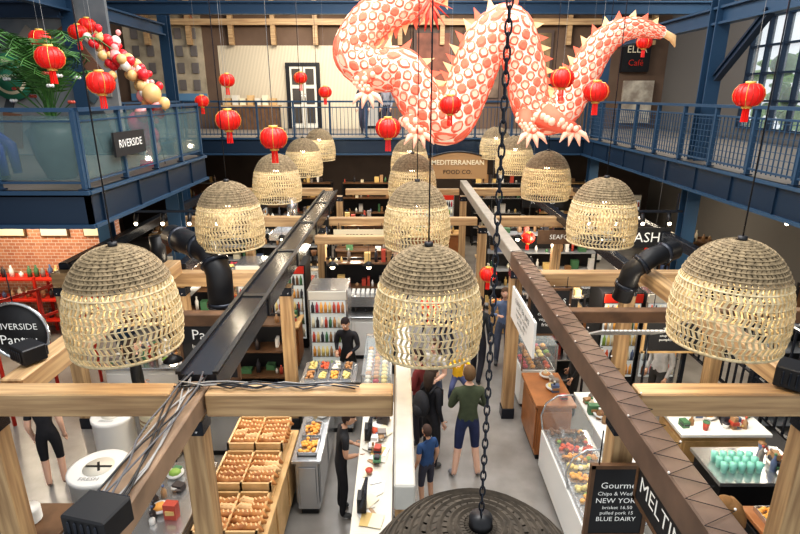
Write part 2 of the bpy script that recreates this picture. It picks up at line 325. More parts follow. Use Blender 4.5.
# ---------------------------------------------------------------- woven pendant lamps
def lamp_mesh(rope=rope,roped=roped):
    b=B()
    prof=[(.425,-.44),(.445,-.35),(.452,-.25),(.448,-.15),(.437,-.05),(.415,.05),(.385,.14),(.345,.22),(.295,.29),(.235,.345),(.165,.385),(.09,.41),(.04,.42)]
    def P(t):
        t=max(0,min(len(prof)-1.001,t)); i=int(t); f=t-i
        return (prof[i][0]*(1-f)+prof[i+1][0]*f, prof[i][1]*(1-f)+prof[i+1][1]*f)
    def pt(t,th,o=0):
        r,z=P(t); return ((r+o)*math.cos(th),(r+o)*math.sin(th),z)
    N=60; t=0; k=0
    while t<11.5:
        step=.6 if t<5.5 else .42
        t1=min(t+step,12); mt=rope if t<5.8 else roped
        n=N if t<8 else N//2; d=2*math.pi/n; sl=d*.5*(1 if k%2 else -1); wd=d*(.19 if t<4 else .25 if t<5.8 else .38)
        for i in range(n):
            a=i*d+(0 if k%2 else d*.5)
            vs=[pt(t,a-wd,.004),pt(t,a+wd,.004),pt(t1,a+sl+wd,.004),pt(t1,a+sl-wd,.004),pt(t,a-wd,-.01),pt(t,a+wd,-.01),pt(t1,a+sl+wd,-.01),pt(t1,a+sl-wd,-.01)]
            b.add(vs,[(0,1,2,3),(7,6,5,4),(0,3,7,4),(1,5,6,2)],mt)
        r,z=P(t); b.tube([((r+.003)*math.cos(2*math.pi*j/36),(r+.003)*math.sin(2*math.pi*j/36),z) for j in range(37)],.0045 if t<5 else .009,mt,4,False)
        t=t1; k+=1
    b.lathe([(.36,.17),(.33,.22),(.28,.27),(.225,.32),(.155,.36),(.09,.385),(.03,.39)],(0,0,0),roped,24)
    b.tube([(.427*math.cos(2*math.pi*j/40),.427*math.sin(2*math.pi*j/40),-.445) for j in range(41)],.013,rope,6,False)
    b.cyl((0,0,.4),(0,0,.45),.035,black); b.cyl((0,0,.2),(0,0,.36),.03,black); b.sph((0,0,.14),.06,bulbm)
    return b
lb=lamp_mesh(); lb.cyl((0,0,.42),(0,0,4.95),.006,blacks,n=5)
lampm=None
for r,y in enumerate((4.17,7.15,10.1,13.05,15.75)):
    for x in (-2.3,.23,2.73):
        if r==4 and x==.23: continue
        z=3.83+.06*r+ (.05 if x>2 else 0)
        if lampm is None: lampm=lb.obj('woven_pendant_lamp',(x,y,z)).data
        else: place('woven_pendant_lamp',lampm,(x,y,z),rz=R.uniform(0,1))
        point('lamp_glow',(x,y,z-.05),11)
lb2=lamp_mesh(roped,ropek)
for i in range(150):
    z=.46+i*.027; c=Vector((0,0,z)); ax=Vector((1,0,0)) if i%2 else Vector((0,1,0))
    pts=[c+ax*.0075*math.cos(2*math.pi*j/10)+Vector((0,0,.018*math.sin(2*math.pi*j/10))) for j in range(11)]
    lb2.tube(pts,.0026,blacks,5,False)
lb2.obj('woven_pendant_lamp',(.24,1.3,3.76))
# ---------------------------------------------------------------- red lanterns
b=B(); n=16
b.lathe([(.05,-.12),(.1,-.11),(.145,-.06),(.16,0),(.145,.06),(.1,.11),(.05,.12)],(0,0,0),red,n)
for j in range(n):
    a=2*math.pi*j/n; b.tube([(rr*math.cos(a),rr*math.sin(a),zz) for rr,zz in ((.05,-.125),(.105,-.113),(.15,-.062),(.165,0),(.15,.062),(.105,.113),(.05,.125))],.004,gold if j%4==0 else redp,4)
b.lathe([(.055,.115),(.055,.15)],(0,0,0),gold,12); b.lathe([(.055,-.15),(.055,-.115)],(0,0,0),gold,12)
for j in range(10):
    a=2*math.pi*j/10; b.tube([(.03*math.cos(a),.03*math.sin(a),-.14),(.035*math.cos(a),.035*math.sin(a),-.3)],.006,red,4)
b.cyl((0,0,.15),(0,0,2.6),.002,cabm[0],n=4)
lm=None
LAN=[(-5.73,9.3,6.25),(-4.24,7.0,5.83),(-5.94,10.8,6.5),(-5.96,11.2,6.66),(-3.65,6.95,5.54),(-3.7,12.2,5.7),(-4.77,13.6,5.26),(-2.29,7.45,5.08),(-1.54,6.75,4.9),(-2.44,14,5.8),(-1.85,14,5.47),(-.16,7.4,4.98),(.74,8.3,5.26),(2.27,8.0,5.62),(2.63,7.6,5.44),(4.1,12.4,6.35),(5.2,12.4,6.47),(6.48,11.9,6.5),(4.0,6.5,5.4),(3.1,12.7,2.1),(5.3,10.9,2.3),(1.65,9.6,2.2),(.45,7.6,2.35),(1.2,14,4.6)]
for p in LAN:
    if lm is None: lm=b.obj('red_paper_lantern',p).data
    else: place('red_paper_lantern',lm,p,R.random())
# ---------------------------------------------------------------- dragon
dr=M('dragon_coral',(.84,.17,.1),.75,emit=.12); dc=M('dragon_peach',(1,.56,.4),.75,emit=.15); dg=M('dragon_frill',(.95,.6,.3),.7,emit=.12); dk=M('dragon_crimson',(.6,.05,.03),.6,emit=.1); dw=M('dragon_cream',(1,.9,.72),.75,emit=.15)
keys=[(-.1,7.4,.2),(.35,7.42,.26),(.6,7.1,.3),(.15,6.8,.33),(-.42,6.55,.36),(-.75,6.05,.37),(-.4,5.78,.38),(.05,5.75,.4),(.4,5.2,.42),(.8,4.98,.42),(1.1,5.55,.42),(1.35,6.15,.42),(1.72,6.42,.4),(2.0,5.9,.38),(2.2,5.2,.36),(2.6,5.1,.34),(2.9,5.65,.3),(3.15,6.15,.25),(3.55,6.38,.18),(4.15,6.3,.07)]
def cr(p0,p1,p2,p3,t): return .5*((2*p1)+(-p0+p2)*t+(2*p0-5*p1+4*p2-p3)*t*t+(-p0+3*p1-3*p2+p3)*t**3)
K=[Vector((a,c,r*.82)) for a,c,r in keys]; K=[K[0]*2-K[1]]+K+[K[-1]*2-K[-2]]
path=[]
for i in range(1,len(K)-2):
    for q in range(10): path.append(cr(K[i-1],K[i],K[i+1],K[i+2],q/10))
path.append(K[-2])
YD=9.2
def fr(s):
    i=max(0,min(len(path)-2,int(s))); f=s-i; p=path[i].lerp(path[i+1],f)
    a=path[max(0,i-1)];c=path[min(len(path)-1,i+2)]; t=Vector((c.x-a.x,0,c.y-a.y)).normalized()
    N=Vector((-t.z,0,t.x)); return Vector((p.x,YD+.15*math.sin(s*.06),p.y)),t,N,p.z
def dp(s,th,o=0):
    p,t,N,r=fr(s); return p+(N*math.cos(th)+Vector((0,1,0))*math.sin(th))*(r+o)
b=B(); L=len(path)-1; n=20
vs=[dp(i,2*math.pi*j/n) for i in range(L) for j in range(n)]
b.add(vs,[(i*n+j,i*n+(j+1)%n,(i+1)*n+(j+1)%n,(i+1)*n+j) for i in range(L-1) for j in range(n)],dw,True)
s=1;row=0
while s<L-2:
    p,t,N,r=fr(s); q=fr(s+1)[0]; ds=max(.3,(.135*(r/.33)**.5+.02)/max(.01,(q-p).length)); m=10
    for j in range(m):
        th=2*math.pi*(j+.5*(row%2))/m; dt=2*math.pi/m*.38
        ring=[(-.62,0),(-.3,.8),(.15,1),(.55,.6),(.8,0),(.55,-.6),(.15,-1),(-.3,-.8)]
        mid=[dp(min(L-1,max(0,s+(.1+a*.62)*ds*.78)),th+c*dt*.6,.022) for a,c in ring]
        vs=[dp(min(L-1,max(0,s+a*ds*.78)),th+c*dt,.01) for a,c in ring]+mid
        b.add(vs,[(k,(k+1)%8,8+(k+1)%8,8+k) for k in range(8)],dr)
        b.add(mid,[tuple(range(8))],dc if (j+row)%3 else dr)
    s+=ds*.78; row+=1
s=2
while s<L-3:
    p,t,N,r=fr(s); q=fr(s+1)[0]; ds=.15/max(.01,(q-p).length); hgt=.2*(.4+r/.4*.7)
    base=p+N*(r-.02); w_=.075
    b.add([base-t*w_-Vector((0,.03,0)),base-t*w_+Vector((0,.03,0)),base+t*w_+Vector((0,.03,0)),base+t*w_-Vector((0,.03,0)),base+N*hgt+t*.07],[(0,1,4),(1,2,4),(2,3,4),(3,0,4)],dg if row%2 else dr)
    row+=1; s+=ds
def leg(pts,rr):
    b.tube(pts,rr,dr,10); P=[Vector(p) for p in pts]
    for i in range(len(P)-1):
        for k in range(3):
            c=P[i].lerp(P[i+1],(k+.5)/3); r_=rr[i]*.97
            for a in range(6):
                th=a*math.pi/3+k; b.sph(c+Vector((math.cos(th)*r_*.75,math.sin(th)*r_*.75,0)),r_*.34,dc,6,4)
    e=P[-1]
    for k in range(4):
        a=-.9+k*.6; d=Vector((math.sin(a)*.2,-.06,-math.cos(a)*.12)); b.tube([e,e+d,e+d*1.5+Vector((0,0,-.08))],[.05,.045,.008],dc,6)
    b.sph(e,(.12,.08,.08),dr,10,6)
leg([(.35,YD-.2,5.15),(.15,YD-.35,4.98),(.3,YD-.45,4.85)],[.2,.15,.1]); leg([(-.3,YD-.2,5.8),(-.65,YD-.35,5.6),(-.5,YD-.4,5.45)],[.16,.11,.06])
leg([(2.3,YD-.2,5.1),(2.5,YD-.35,4.98),(2.75,YD-.4,4.88)],[.2,.15,.1]); leg([(2.1,YD+.2,5.2),(2.0,YD-.3,4.98),(2.1,YD-.35,4.85)],[.16,.12,.08])
H=Vector((-.3,YD,7.35)); b.sph(H,(.34,.26,.26),dw,16,10); b.sph(H+Vector((-.38,0,-.02)),(.3,.18,.13),dk,14,8); b.tube([H+Vector((.05,0,-.15)),H+Vector((-.25,0,-.3)),H+Vector((-.6,0,-.36))],[.12,.11,.05],dw,10)
for k in range(6):
    for sy in(-1,1): b.tube([H+Vector((-.2-.07*k,sy*.1,-.12)),H+Vector((-.2-.07*k,sy*.1,-.2))],[.02,.002],white,5)
for sy in(-1,1):
    b.sph(H+Vector((-.12,sy*.2,.12)),.08,white,10,7); b.sph(H+Vector((-.17,sy*.24,.13)),.04,black,8,6)
    b.tube([H+Vector((.1,sy*.12,.2)),H+Vector((.35,sy*.2,.42)),H+Vector((.6,sy*.25,.5))],[.05,.035,.01],gold,7)
    b.tube([H+Vector((-.6,sy*.1,0)),H+Vector((-.9,sy*.2,-.15)),H+Vector((-1.0,sy*.3,-.3))],[.02,.015,.005],dr,5)
for k in range(16):
    a=-1.5+k*.22; d=Vector((math.cos(a)*.42,0,-math.sin(a)*.5)); b.tube([H+Vector((.15,-.1*(k%3),0)),H+Vector((.15,-.12*(k%3)-.05,0))+d],[.09,.01],dk if k%2 else dg,5,flat=.4)
for k in range(8):
    a=.3+k*.3; b.tube([Vector((.45,YD-.3,6.75)),Vector((.45+.35*math.cos(a),YD-.4,6.75-.45*math.sin(a)))],[.07,.008],dk if k%2 else dr,5,flat=.4)
b.tube([dp(L-3,0,-.05),Vector((4.3,YD,6.25)),Vector((4.35,YD,6.12))],[.05,.06,.01],dg,6)
for x in (.3,1.7,3.3): b.cyl((x,YD,6.4),(x,YD,8.8),.006,blacks,n=4)
b.obj('dragon_lantern')
# ---------------------------------------------------------------- people
SK=[M('skin_light',(.72,.45,.33),.55),M('skin_tan',(.5,.29,.19),.55)]
def cm(c): return M('cloth_%d_%d_%d'%tuple(int(x*255) for x in c),c,.85,noise=.2,scale=12)
BASE=dict(pel=(0,0,.95),wai=(0,0,1.12),che=(0,.0,1.3),nk=(0,-.01,1.46),nt=(0,.01,1.54))
def person(loc,yaw=0,H=1.75,top=(.05,.05,.06),bot=(.03,.03,.05),hair=(.06,.035,.02),skin=0,long_sl=True,shorts=False,longh=False,arms=None,legs=None,lean=0,head=(0,0),shoe=(.1,.1,.1),apron=None,name='person',bag=None,girl=False):
    S=H/1.75; J={k:Vector(v) for k,v in BASE.items()}
    A={'sL':(-.17,0,1.41),'eL':(-.21,-.03,1.13),'wL':(-.2,.09,.9),'sR':(.17,0,1.41),'eR':(.21,-.04,1.13),'wR':(.21,.05,.89),
       'hL':(-.095,0,.9),'kL':(-.105,.03,.5),'aL':(-.105,-.02,.08),'tL':(-.12,.14,.035),'hR':(.095,0,.9),'kR':(.105,.03,.5),'aR':(.105,-.02,.08),'tR':(.12,.14,.035)}
    if arms: A.update(arms)
    if legs: A.update(legs)
    J.update({k:Vector(v) for k,v in A.items()})
    if lean:
        rm=Matrix.Rotation(-lean,4,'X'); piv=Vector((0,0,.95))
        for k in('wai','che','nk','nt','sL','sR','eL','eR','wL','wR'):
            if arms and k in arms and k[0]=='w': continue
            J[k]=piv+rm@(J[k]-piv)
    rad=dict(pel=.135,wai=.115 if not girl else .1,che=.135 if not girl else .12,nk=.07,nt=.052,sL=.068,sR=.068,eL=.045,eR=.045,wL=.028,wR=.028,hL=.095,hR=.095,kL=.06,kR=.06,aL=.042,aR=.042,tL=.035,tR=.035)
    if not shorts:
        for k in('kL','kR','aL','aR'): rad[k]*=1.2
    E=[('pel','wai','top'),('wai','che','top'),('che','nk','top'),('nk','nt','skin')]
    for q in'LR': E+=[('che','s'+q,'top'),('s'+q,'e'+q,'ua'),('e'+q,'w'+q,'fa'),('pel','h'+q,'bot'),('h'+q,'k'+q,'th'),('k'+q,'a'+q,'ca'),('a'+q,'t'+q,'shoe')]
    names=list(rad); me=bpy.data.meshes.new('sk'); me.from_pydata([J[k] for k in names],[(names.index(a),names.index(c)) for a,c,_ in E],[])
    ob=bpy.data.objects.new('sk',me); col.objects.link(ob)
    sm=ob.modifiers.new('s','SKIN'); 
    for i,k in enumerate(names):
        me.skin_vertices[0].data[i].radius=(rad[k],rad[k]); me.skin_vertices[0].data[i].use_root=(k=='pel')
    sm.use_smooth_shade=True; sm.branch_smoothing=.4
    sd=ob.modifiers.new('d','SUBSURF'); sd.levels=2; sd.render_levels=2
    bpy.context.view_layer.update()
    ev=ob.evaluated_get(bpy.context.evaluated_depsgraph_get()).to_mesh()
    tm,bm_,sk,sh,hm=cm(top),cm(bot),SK[skin],cm(shoe),cm(hair)
    b=B(); V=[v.co.copy() for v in ev.vertices]
    def lab(c):
        best=9;l='top';tt=0
        for a,d,n_ in E:
            p,q=J[a],J[d]; u=q-p; t=max(0,min(1,(c-p).dot(u)/u.length_squared)); ds=(c-p-u*t).length-rad[a]*(1-t)-rad[d]*t
            if ds<best: best=ds;l=n_;tt=t
        if l=='ua': return tm if (long_sl or tt<.55) else sk
        if l=='fa': return tm if (long_sl and tt<.92) else sk
        if l=='ca': return sk if shorts else bm_
        if l=='th': return bm_
        return {'top':tm,'skin':sk,'bot':bm_,'shoe':sh}[l]
    groups={}
    for p in ev.polygons:
        m=lab(p.center)
        if m is tm and p.center.z<.97 and abs(p.center.x)<.17: m=bm_
        groups.setdefault(m.name,(m,[]))[1].append(tuple(p.vertices))
    k0=len(b.v); b.v+=[(v.x,v.y*.9,v.z) for v in V]
    for m,fs in groups.values():
        k=b.mi(m)
        for f in fs: b.f.append([i+k0 for i in f]); b.fm.append(k); b.fs.append(True)
    ob.to_mesh_clear(); bpy.data.objects.remove(ob); bpy.data.meshes.remove(me)
    hr=Matrix.Rotation(head[1],4,'Z')@Matrix.Rotation(-head[0]-lean*.6,4,'X'); hc=J['nt']+hr@Vector((0,.015,.095))
    n0=len(b.v); b.sph(hc,(.076,.094,.115),sk,16,12,hr)
    for i in range(n0,len(b.v)):
        v=hr.transposed()@(Vector(b.v[i])-hc)
        if v.z<-.02: v.x*=1+ (v.z+.02)*3.2; v.y+= .01
        b.v[i]=tuple(hc+hr@v)
    L_=lambda x,y,z: hc+hr@Vector((x,y,z))
    b.tube([L_(0,.088,.02),L_(0,.112,-.018),L_(0,.095,-.03)],[.008,.015,.01],sk,6)
    b.box(L_(0,.09,-.055),(.042,.012,.01),M('lips',(.45,.15,.12),.6),rz=head[1])
    for sx in(-1,1):
        b.sph(L_(sx*.078,0,-.005),(.012,.022,.032),sk,6,5,hr); b.sph(L_(sx*.03,.083,.012),.012,white,6,5); b.sph(L_(sx*.03,.093,.012),.006,black,5,4)
    n0=len(b.f); b.sph(L_(0,-.012,.014),(.086,.1,.118),hm,16,12,hr)
    km=[]; kf=[];ks=[]
    for f,m_,s_ in zip(b.f[n0:],b.fm[n0:],b.fs[n0:]):
        c=sum((Vector(b.v[i]) for i in f),Vector())/len(f); l=hr.transposed()@(c-hc)
        if l.z>.05 or l.y<(.0 if l.z>-.02 else -.03) and l.z>-.09: kf.append(f);km.append(m_);ks.append(s_)
    b.f=b.f[:n0]+kf; b.fm=b.fm[:n0]+km; b.fs=b.fs[:n0]+ks
    if longh: b.tube([L_(0,-.05,.06),L_(0,-.09,-.04),L_(0,-.1,-.16),L_(0,-.1,-.27)],[.08,.085,.075,.03],hm,10,flat=.9)
    for q,sx in(('L',-1),('R',1)):
        wv=J['w'+q]; d=(wv-J['e'+q]).normalized(); wv=Vector((wv.x,wv.y*.9,wv.z)); side=Vector((0,1,0)); side=(side-d*side.dot(d))
        side=side.normalized() if side.length>.2 else Vector((1,0,0)); nn=d.cross(side)
        b.tube([wv-d*.01,wv+d*.05,wv+d*.095],[.026,.036,.034],sk,8,flat=.55)
        for k,(o,l) in enumerate(((-.028,.06),(-.009,.075),(.01,.08),(.028,.07))):
            a=wv+d*.09-side*o; b.tube([a,a+d*l*.5+nn*.006*sx,a+d*l*.8+nn*.022*sx],[.0095,.009,.007],sk,5)
        a=wv+d*.03+side*.03; b.tube([a,a+side*.03+d*.02,a+side*.035+d*.05],[.012,.01,.008],sk,5)
    if bag:
        gm=cm(bag); b.sph((0,-.2,1.2),(.15,.1,.22),gm,12,8); b.sph((0,-.28,1.12),(.1,.05,.1),gm,10,6)
        for sx in(-1,1): b.tube([(sx*.09,-.12,1.38),(sx*.1,.0,1.47),(sx*.1,.13,1.36),(sx*.11,.12,1.1)],.018,gm,6)
    b.v=[(x*S,y*S,z*S) for x,y,z in b.v]
    return b.obj(name,loc,yaw)
FW={'eL':(-.22,.02,1.14),'wL':(-.14,.25,1.08),'eR':(.22,.02,1.14),'wR':(.14,.25,1.08)}
ST={'kL':(-.12,.0,.5),'aL':(-.17,-.03,.08),'tL':(-.21,.12,.035),'kR':(.12,.02,.5),'aR':(.17,-.02,.08),'tR':(.2,.13,.035)}
WK={'kL':(-.1,.16,.52),'aL':(-.1,.2,.08),'tL':(-.11,.36,.05),'kR':(.1,-.02,.49),'aR':(.1,-.26,.14),'tR':(.11,-.14,.04)}
person((.97,6.7,0),.05,1.82,(.06,.075,.04),(.02,.03,.09),(.14,.08,.035),shorts=True,arms={'eR':(.25,.0,1.15),'wR':(.12,.24,1.12),'eL':(-.25,0,1.15),'wL':(-.08,.25,1.16)},legs=ST,shoe=(.25,.25,.27),name='man_in_green_jacket')
person((.84,6.98,1.0),3.3,.95,(.85,.5,.02),(.1,.12,.25),(.5,.3,.12),arms={'eL':(-.28,.15,1.3),'wL':(-.15,.35,1.42),'eR':(.28,.15,1.3),'wR':(.15,.35,1.42)},legs={'kL':(-.22,.22,.72),'aL':(-.24,.1,.4),'tL':(-.25,.22,.33),'kR':(.22,.22,.72),'aR':(.24,.1,.4),'tR':(.25,.22,.33)},name='toddler_in_yellow')
person((.46,6.95,0),-.9,1.68,(.015,.015,.02),(.02,.02,.025),(.05,.03,.02),longh=True,girl=True,bag=(.03,.03,.035),name='woman_in_black')
person((.56,7.95,0),2.6,1.65,(.75,.73,.7),(.08,.1,.16),(.1,.05,.03),longh=True,girl=True,long_sl=False,arms=FW,name='woman_in_white_shirt')
person((.36,6.1,0),.6,1.28,(.03,.08,.2),(.04,.04,.06),(.07,.04,.03),long_sl=False,shorts=True,name='boy_in_blue_shirt',skin=1)
person((.3,7.5,0),1.2,1.7,(.2,.03,.03),(.03,.03,.04),(.04,.02,.02),name='man_in_maroon_top',arms=FW)
person((1.5,9.5,0),-.4,1.78,(.02,.025,.03),(.02,.02,.03),(.03,.02,.02),legs=WK,name='man_in_dark_clothes')
person((2.12,10.2,0),3.0,1.72,(.18,.25,.4),(.12,.14,.2),(.12,.07,.04),girl=True,longh=True,name='woman_in_blue_shirt',arms={'eR':(.24,.0,1.15),'wR':(.12,.2,1.2)})
person((-.78,5.95,0),-1.3,1.6,(.015,.015,.018),(.015,.015,.02),(.03,.015,.01),girl=True,long_sl=False,arms=FW,lean=.15,head=(.3,0),name='stall_worker',skin=1)
person((-.95,8.95,0),2.9,1.65,(.02,.02,.025),(.02,.02,.02),(.02,.01,.01),girl=True,arms=FW,head=(.3,0),lean=.1,name='stall_worker',skin=1)
person((-4.95,6.5,0),.4,1.62,(.02,.02,.025),(.015,.015,.02),(.03,.02,.01),girl=True,long_sl=False,shorts=True,name='woman_in_black_dress')
person((3.4,4.35,0),1.2,1.62,(.3,.22,.35),(.05,.05,.07),(.3,.16,.06),girl=True,longh=True,arms=FW,lean=.2,head=(.3,0),name='stall_worker')
for i,(x,y,z,t,bt,yw) in enumerate([(-1.1,17.0,4.2,(.05,.05,.06),(.1,.1,.15),3),(-.4,17.2,4.2,(.3,.3,.33),(.05,.05,.08),2.6),(-6.8,12.9,4.2,(.1,.15,.2),(.05,.05,.05),2),(.7,11.5,0,(.4,.4,.42),(.05,.06,.1),.2),(1.2,12.8,0,(.45,.1,.08),(.05,.05,.08),3),(.9,14.8,0,(.1,.12,.15),(.1,.1,.12),0),(.4,13.4,0,(.6,.55,.5),(.1,.1,.15),1),(3.0,8.3,0,(.03,.03,.03),(.02,.02,.02),1.5),(-4.2,7.7,0,(.02,.02,.02),(.02,.02,.02),-1),(4.4,8.2,0,(.5,.5,.5),(.05,.05,.05),2),(-2.6,9.3,0,(.5,.48,.45),(.03,.03,.03),2.8),(1.0,10.4,0,(.2,.22,.3),(.05,.05,.08),.5)]):
    person((x,y,z),yw,R.uniform(1.6,1.8),t,bt,legs=WK if i%3==0 else None,name='visitor',skin=i%2,longh=i%2==0)
# ---------------------------------------------------------------- stall furniture
foodc=[M('food_%d'%i,c,.6) for i,c in enumerate([(.75,.35,.08),(.7,.12,.05),(.25,.4,.08),(.8,.65,.25),(.5,.25,.1),(.85,.8,.65),(.5,.05,.08),(.9,.45,.1),(.2,.1,.05)])]
packc=[M('pack_%d'%i,c,.45) for i,c in enumerate([(.8,.78,.74),(.5,.08,.05),(.08,.2,.1),(.7,.5,.2),(.1,.14,.25),(.45,.28,.15),(.04,.04,.05),(.75,.68,.5),(.3,.17,.08),(.8,.78,.74),(.05,.04,.04),(.25,.22,.2)])]
def counter(name,x0,x1,y0,y1,h=.95,body=white,top=steel):
    b=B(); b.bx(x0+.05,x1-.05,y0+.05,y1-.05,0,.1,black); b.bx(x0+.02,x1-.02,y0+.02,y1-.02,.1,h-.05,body); b.bx(x0-.03,x1+.03,y0-.03,y1+.03,h-.05,h,top)
    n=max(1,int((x1-x0)/.6)); 
    for i in range(n): 
        a=x0+(x1-x0)*i/n; b.bx(a+.05,a+(x1-x0)/n-.05,y0+.0,y0+.02,.18,h-.13,body)
    n=max(1,int((y1-y0)/.6))
    for i in range(n):
        a=y0+(y1-y0)*i/n; b.bx(x0,x0+.02,a+.05,a+(y1-y0)/n-.05,.18,h-.13,body); b.bx(x1-.02,x1,a+.05,a+(y1-y0)/n-.05,.18,h-.13,body)
    return b.obj(name,bevel=.006)
def trays(name,x0,x1,y0,y1,z,nx,ny,cols=foodc,tm=steel,big=.03):
    b=B(); dx=(x1-x0)/nx; dy=(y1-y0)/ny
    for i in range(nx):
        for j in range(ny):
            a,c=x0+i*dx+.02,y0+j*dy+.02; e,f=x0+(i+1)*dx-.02,y0+(j+1)*dy-.02
            b.bx(a,e,c,f,z,z+.015,tm)
            for q in((a,a+.01,c,f),(e-.01,e,c,f),(a,e,c,c+.01),(a,e,f-.01,f)): b.bx(*q,z,z+.06,tm)
            m=R.choice(cols)
            for k in range(int(min(26,(e-a)*(f-c)/(big*big)*.35))): b.sph((R.uniform(a+big,e-big),R.uniform(c+big,f-big),z+.03+R.uniform(0,.04)),(big*R.uniform(.8,1.2),big*R.uniform(.7,1.1),big*.8),m,6,4)
    return b.obj(name)
def item(b,x,y,z,h,m):
    q=R.random()
    if q<.35: b.box((x,y,z+h/2),(R.uniform(.06,.16),R.uniform(.06,.12),h),m,rz=R.uniform(-.3,.3)); b.box((x,y,z+h*.5),(.1,.125,h*.25),R.choice(packc))
    elif q<.65: b.lathe([(.035,0),(.035,h*.6),(.014,h*.78),(.014,h)],(x,y,z),m,8); b.lathe([(.017,h),(.017,h+.02)],(x,y,z),R.choice(packc),8)
    elif q<.85: b.lathe([(.03,0),(.045,h*.5)],(x,y,z),m,10); b.lathe([(.047,h*.5),(.047,h*.5+.015)],(x,y,z),R.choice(packc),10)
    else: b.lathe([(.06,0),(.1,.04),(.11,.06)],(x,y,z),white,12); b.sph((x,y,z+.06),(.08,.08,.04),R.choice(foodc),8,5)
def goods(name,x0,x1,y0,y1,z,n,hmax=.25):
    b=B()
    for k in range(n): item(b,R.uniform(x0+.07,x1-.07),R.uniform(y0+.06,y1-.06),z,R.uniform(.07,hmax),R.choice(packc))
    return b.obj(name)
def shelf(name,x0,x1,y0,y1,h,n,fr_=black,bd=woodd):
    b=B(); bd=R.choice([woodd,woodd,woodl,steel,grey])
    for x in(x0,x1):
        for y in(y0,y1): b.bx(x-.02,x+.02,y-.02,y+.02,0,h,fr_)
    b.bx(x0,x1,y1-.01,y1+.01,0,h,R.choice([woodd,black,black]))
    for i in range(n):
        z=.15+(h-.2)*i/(n-1) if n>1 else h; b.bx(x0,x1,y0,y1,z-.03,z,bd)
        x=x0+.06
        while x<x1-.08 :
            w_=R.uniform(.05,.22); hh=R.uniform(.06,min(.3,(h-.2)/max(1,n-1)*.8)); m=R.choice(packc); yy=R.uniform(y0+.08,y1-.08)
            q=R.random()
            if q<.35: b.box((x+w_/2,yy,z+hh/2),(w_*.9,.14,hh),m)
            elif q<.7: b.lathe([(min(w_,.1)*.4,0),(min(w_,.1)*.4,hh*.65),(min(w_,.1)*.18,hh*.8),(min(w_,.1)*.18,hh)],(x+w_/2,yy,z),m,7)
            x+=w_+.02
    return b.obj(name)
def case(name,x0,x1,y0,y1,h=1.25,body=white):
    b=B(); b.bx(x0,x1,y0,y1,.08,.75,body); b.bx(x0+.04,x1-.04,y0+.04,y1-.04,0,.08,black); b.bx(x0+.02,x1-.02,y0+.02,y1-.02,.75,.77,steel)
    b.bx(x0,x1,y0,y1,h-.02,h,glass); b.bx(x0,x1,y1-.1,y1,h-.03,h+.01,steel)
    for q in((x0,x0+.008,y0,y1),(x1-.008,x1,y0,y1),(x0,x1,y0,y0+.008),(x0,x1,y1-.008,y1)): b.bx(*q,.77,h-.03,glass)
    b.bx(x0+.05,x1-.05,y0+.06,y1-.06,.98,.99,glass)
    for x in(x0,x1):
        for y in (y0,y1): b.bx(x-.012,x+.012,y-.012,y+.012,.75,h,steel)
    lx=int((x1-x0)/.13);ly=int((y1-y0)/.13)
    for zz in(.77,.99):
        for i in range(lx):
            m=R.choice(foodc)
            for j in range(ly): b.sph((x0+.08+i*.13,y0+.08+j*.13,zz+.03),(.055,.055,.035),m if R.random()<.8 else R.choice(foodc),7,5)
    return b.obj(name)
def sign(name,c,w_,h,yaw,bg,lines,fg=chalk,hang=.4,frame=None):
    b=B(); b.box((0,0,0),(w_,.03,h),bg)
    if frame:
        for s in(-1,1): b.box((0,0,s*h/2),(w_+.04,.045,.035),frame); b.box((s*w_/2,0,0),(.035,.045,h+.04),frame)
    tot=sum(l[1] for l in lines); z=h/2-(h-tot*1.15)/2
    for t,s in lines:
        z-=s*1.15/2; b.text(t,s,fg,(0,-.018,z)); z-=s*1.15/2
    if hang:
        for s in(-1,1): b.cyl((s*w_*.4,0,h/2),(s*w_*.4,0,h/2+hang),.006,blacks,n=5)
    return b.obj(name,c,yaw)
def bread(name,x0,x1,y0,y1,z):
    b=B(); crust=M('bread_crust',(.55,.25,.08),.6,noise=.4,scale=9,c2=(.35,.13,.04)); pale=M('bread_pale',(.74,.48,.24),.7)
    dx=(x1-x0)/2
    for r,yy in enumerate([y0+i*(y1-y0)/3 for i in range(3)]):
        zz=z+.07*r; ye=yy+(y1-y0)/3-.04
        b.bx(x0,x1,yy,ye,zz,zz+.02,woodl)
        for q in((x0,x0+.025,yy,ye),(x1-.025,x1,yy,ye),(x0,x1,yy,yy+.025),(x0,x1,ye-.025,ye),((x0+x1)/2-.012,(x0+x1)/2+.012,yy,ye)): b.bx(*q,zz,zz+.12,woodl)
        for s in range(2):
            a=x0+s*dx+.05
            for k in range(5):
                for l in range(2):
                    yv=yy+.08+k*(ye-yy-.12)/5+R.uniform(-.01,.01); xx=a+dx*.22+l*dx*.4; m=crust if R.random()<.8 else pale; an=R.uniform(-.35,.35)
                    P=lambda u,h:(xx+u*math.cos(an),yv+u*math.sin(an),zz+h)
                    b.tube([P(-.13,.06),P(-.06,.1),P(.06,.1),P(.13,.06)],[.014,.046,.046,.012],m,7)
                    for g in(-.05,0,.05): b.box(P(g,.145),(.015,.045,.005),pale,rz=an+.5)
    b.bx(x0,x1,y0,y1,z-.02,z,woodl)
    return b.obj(name)
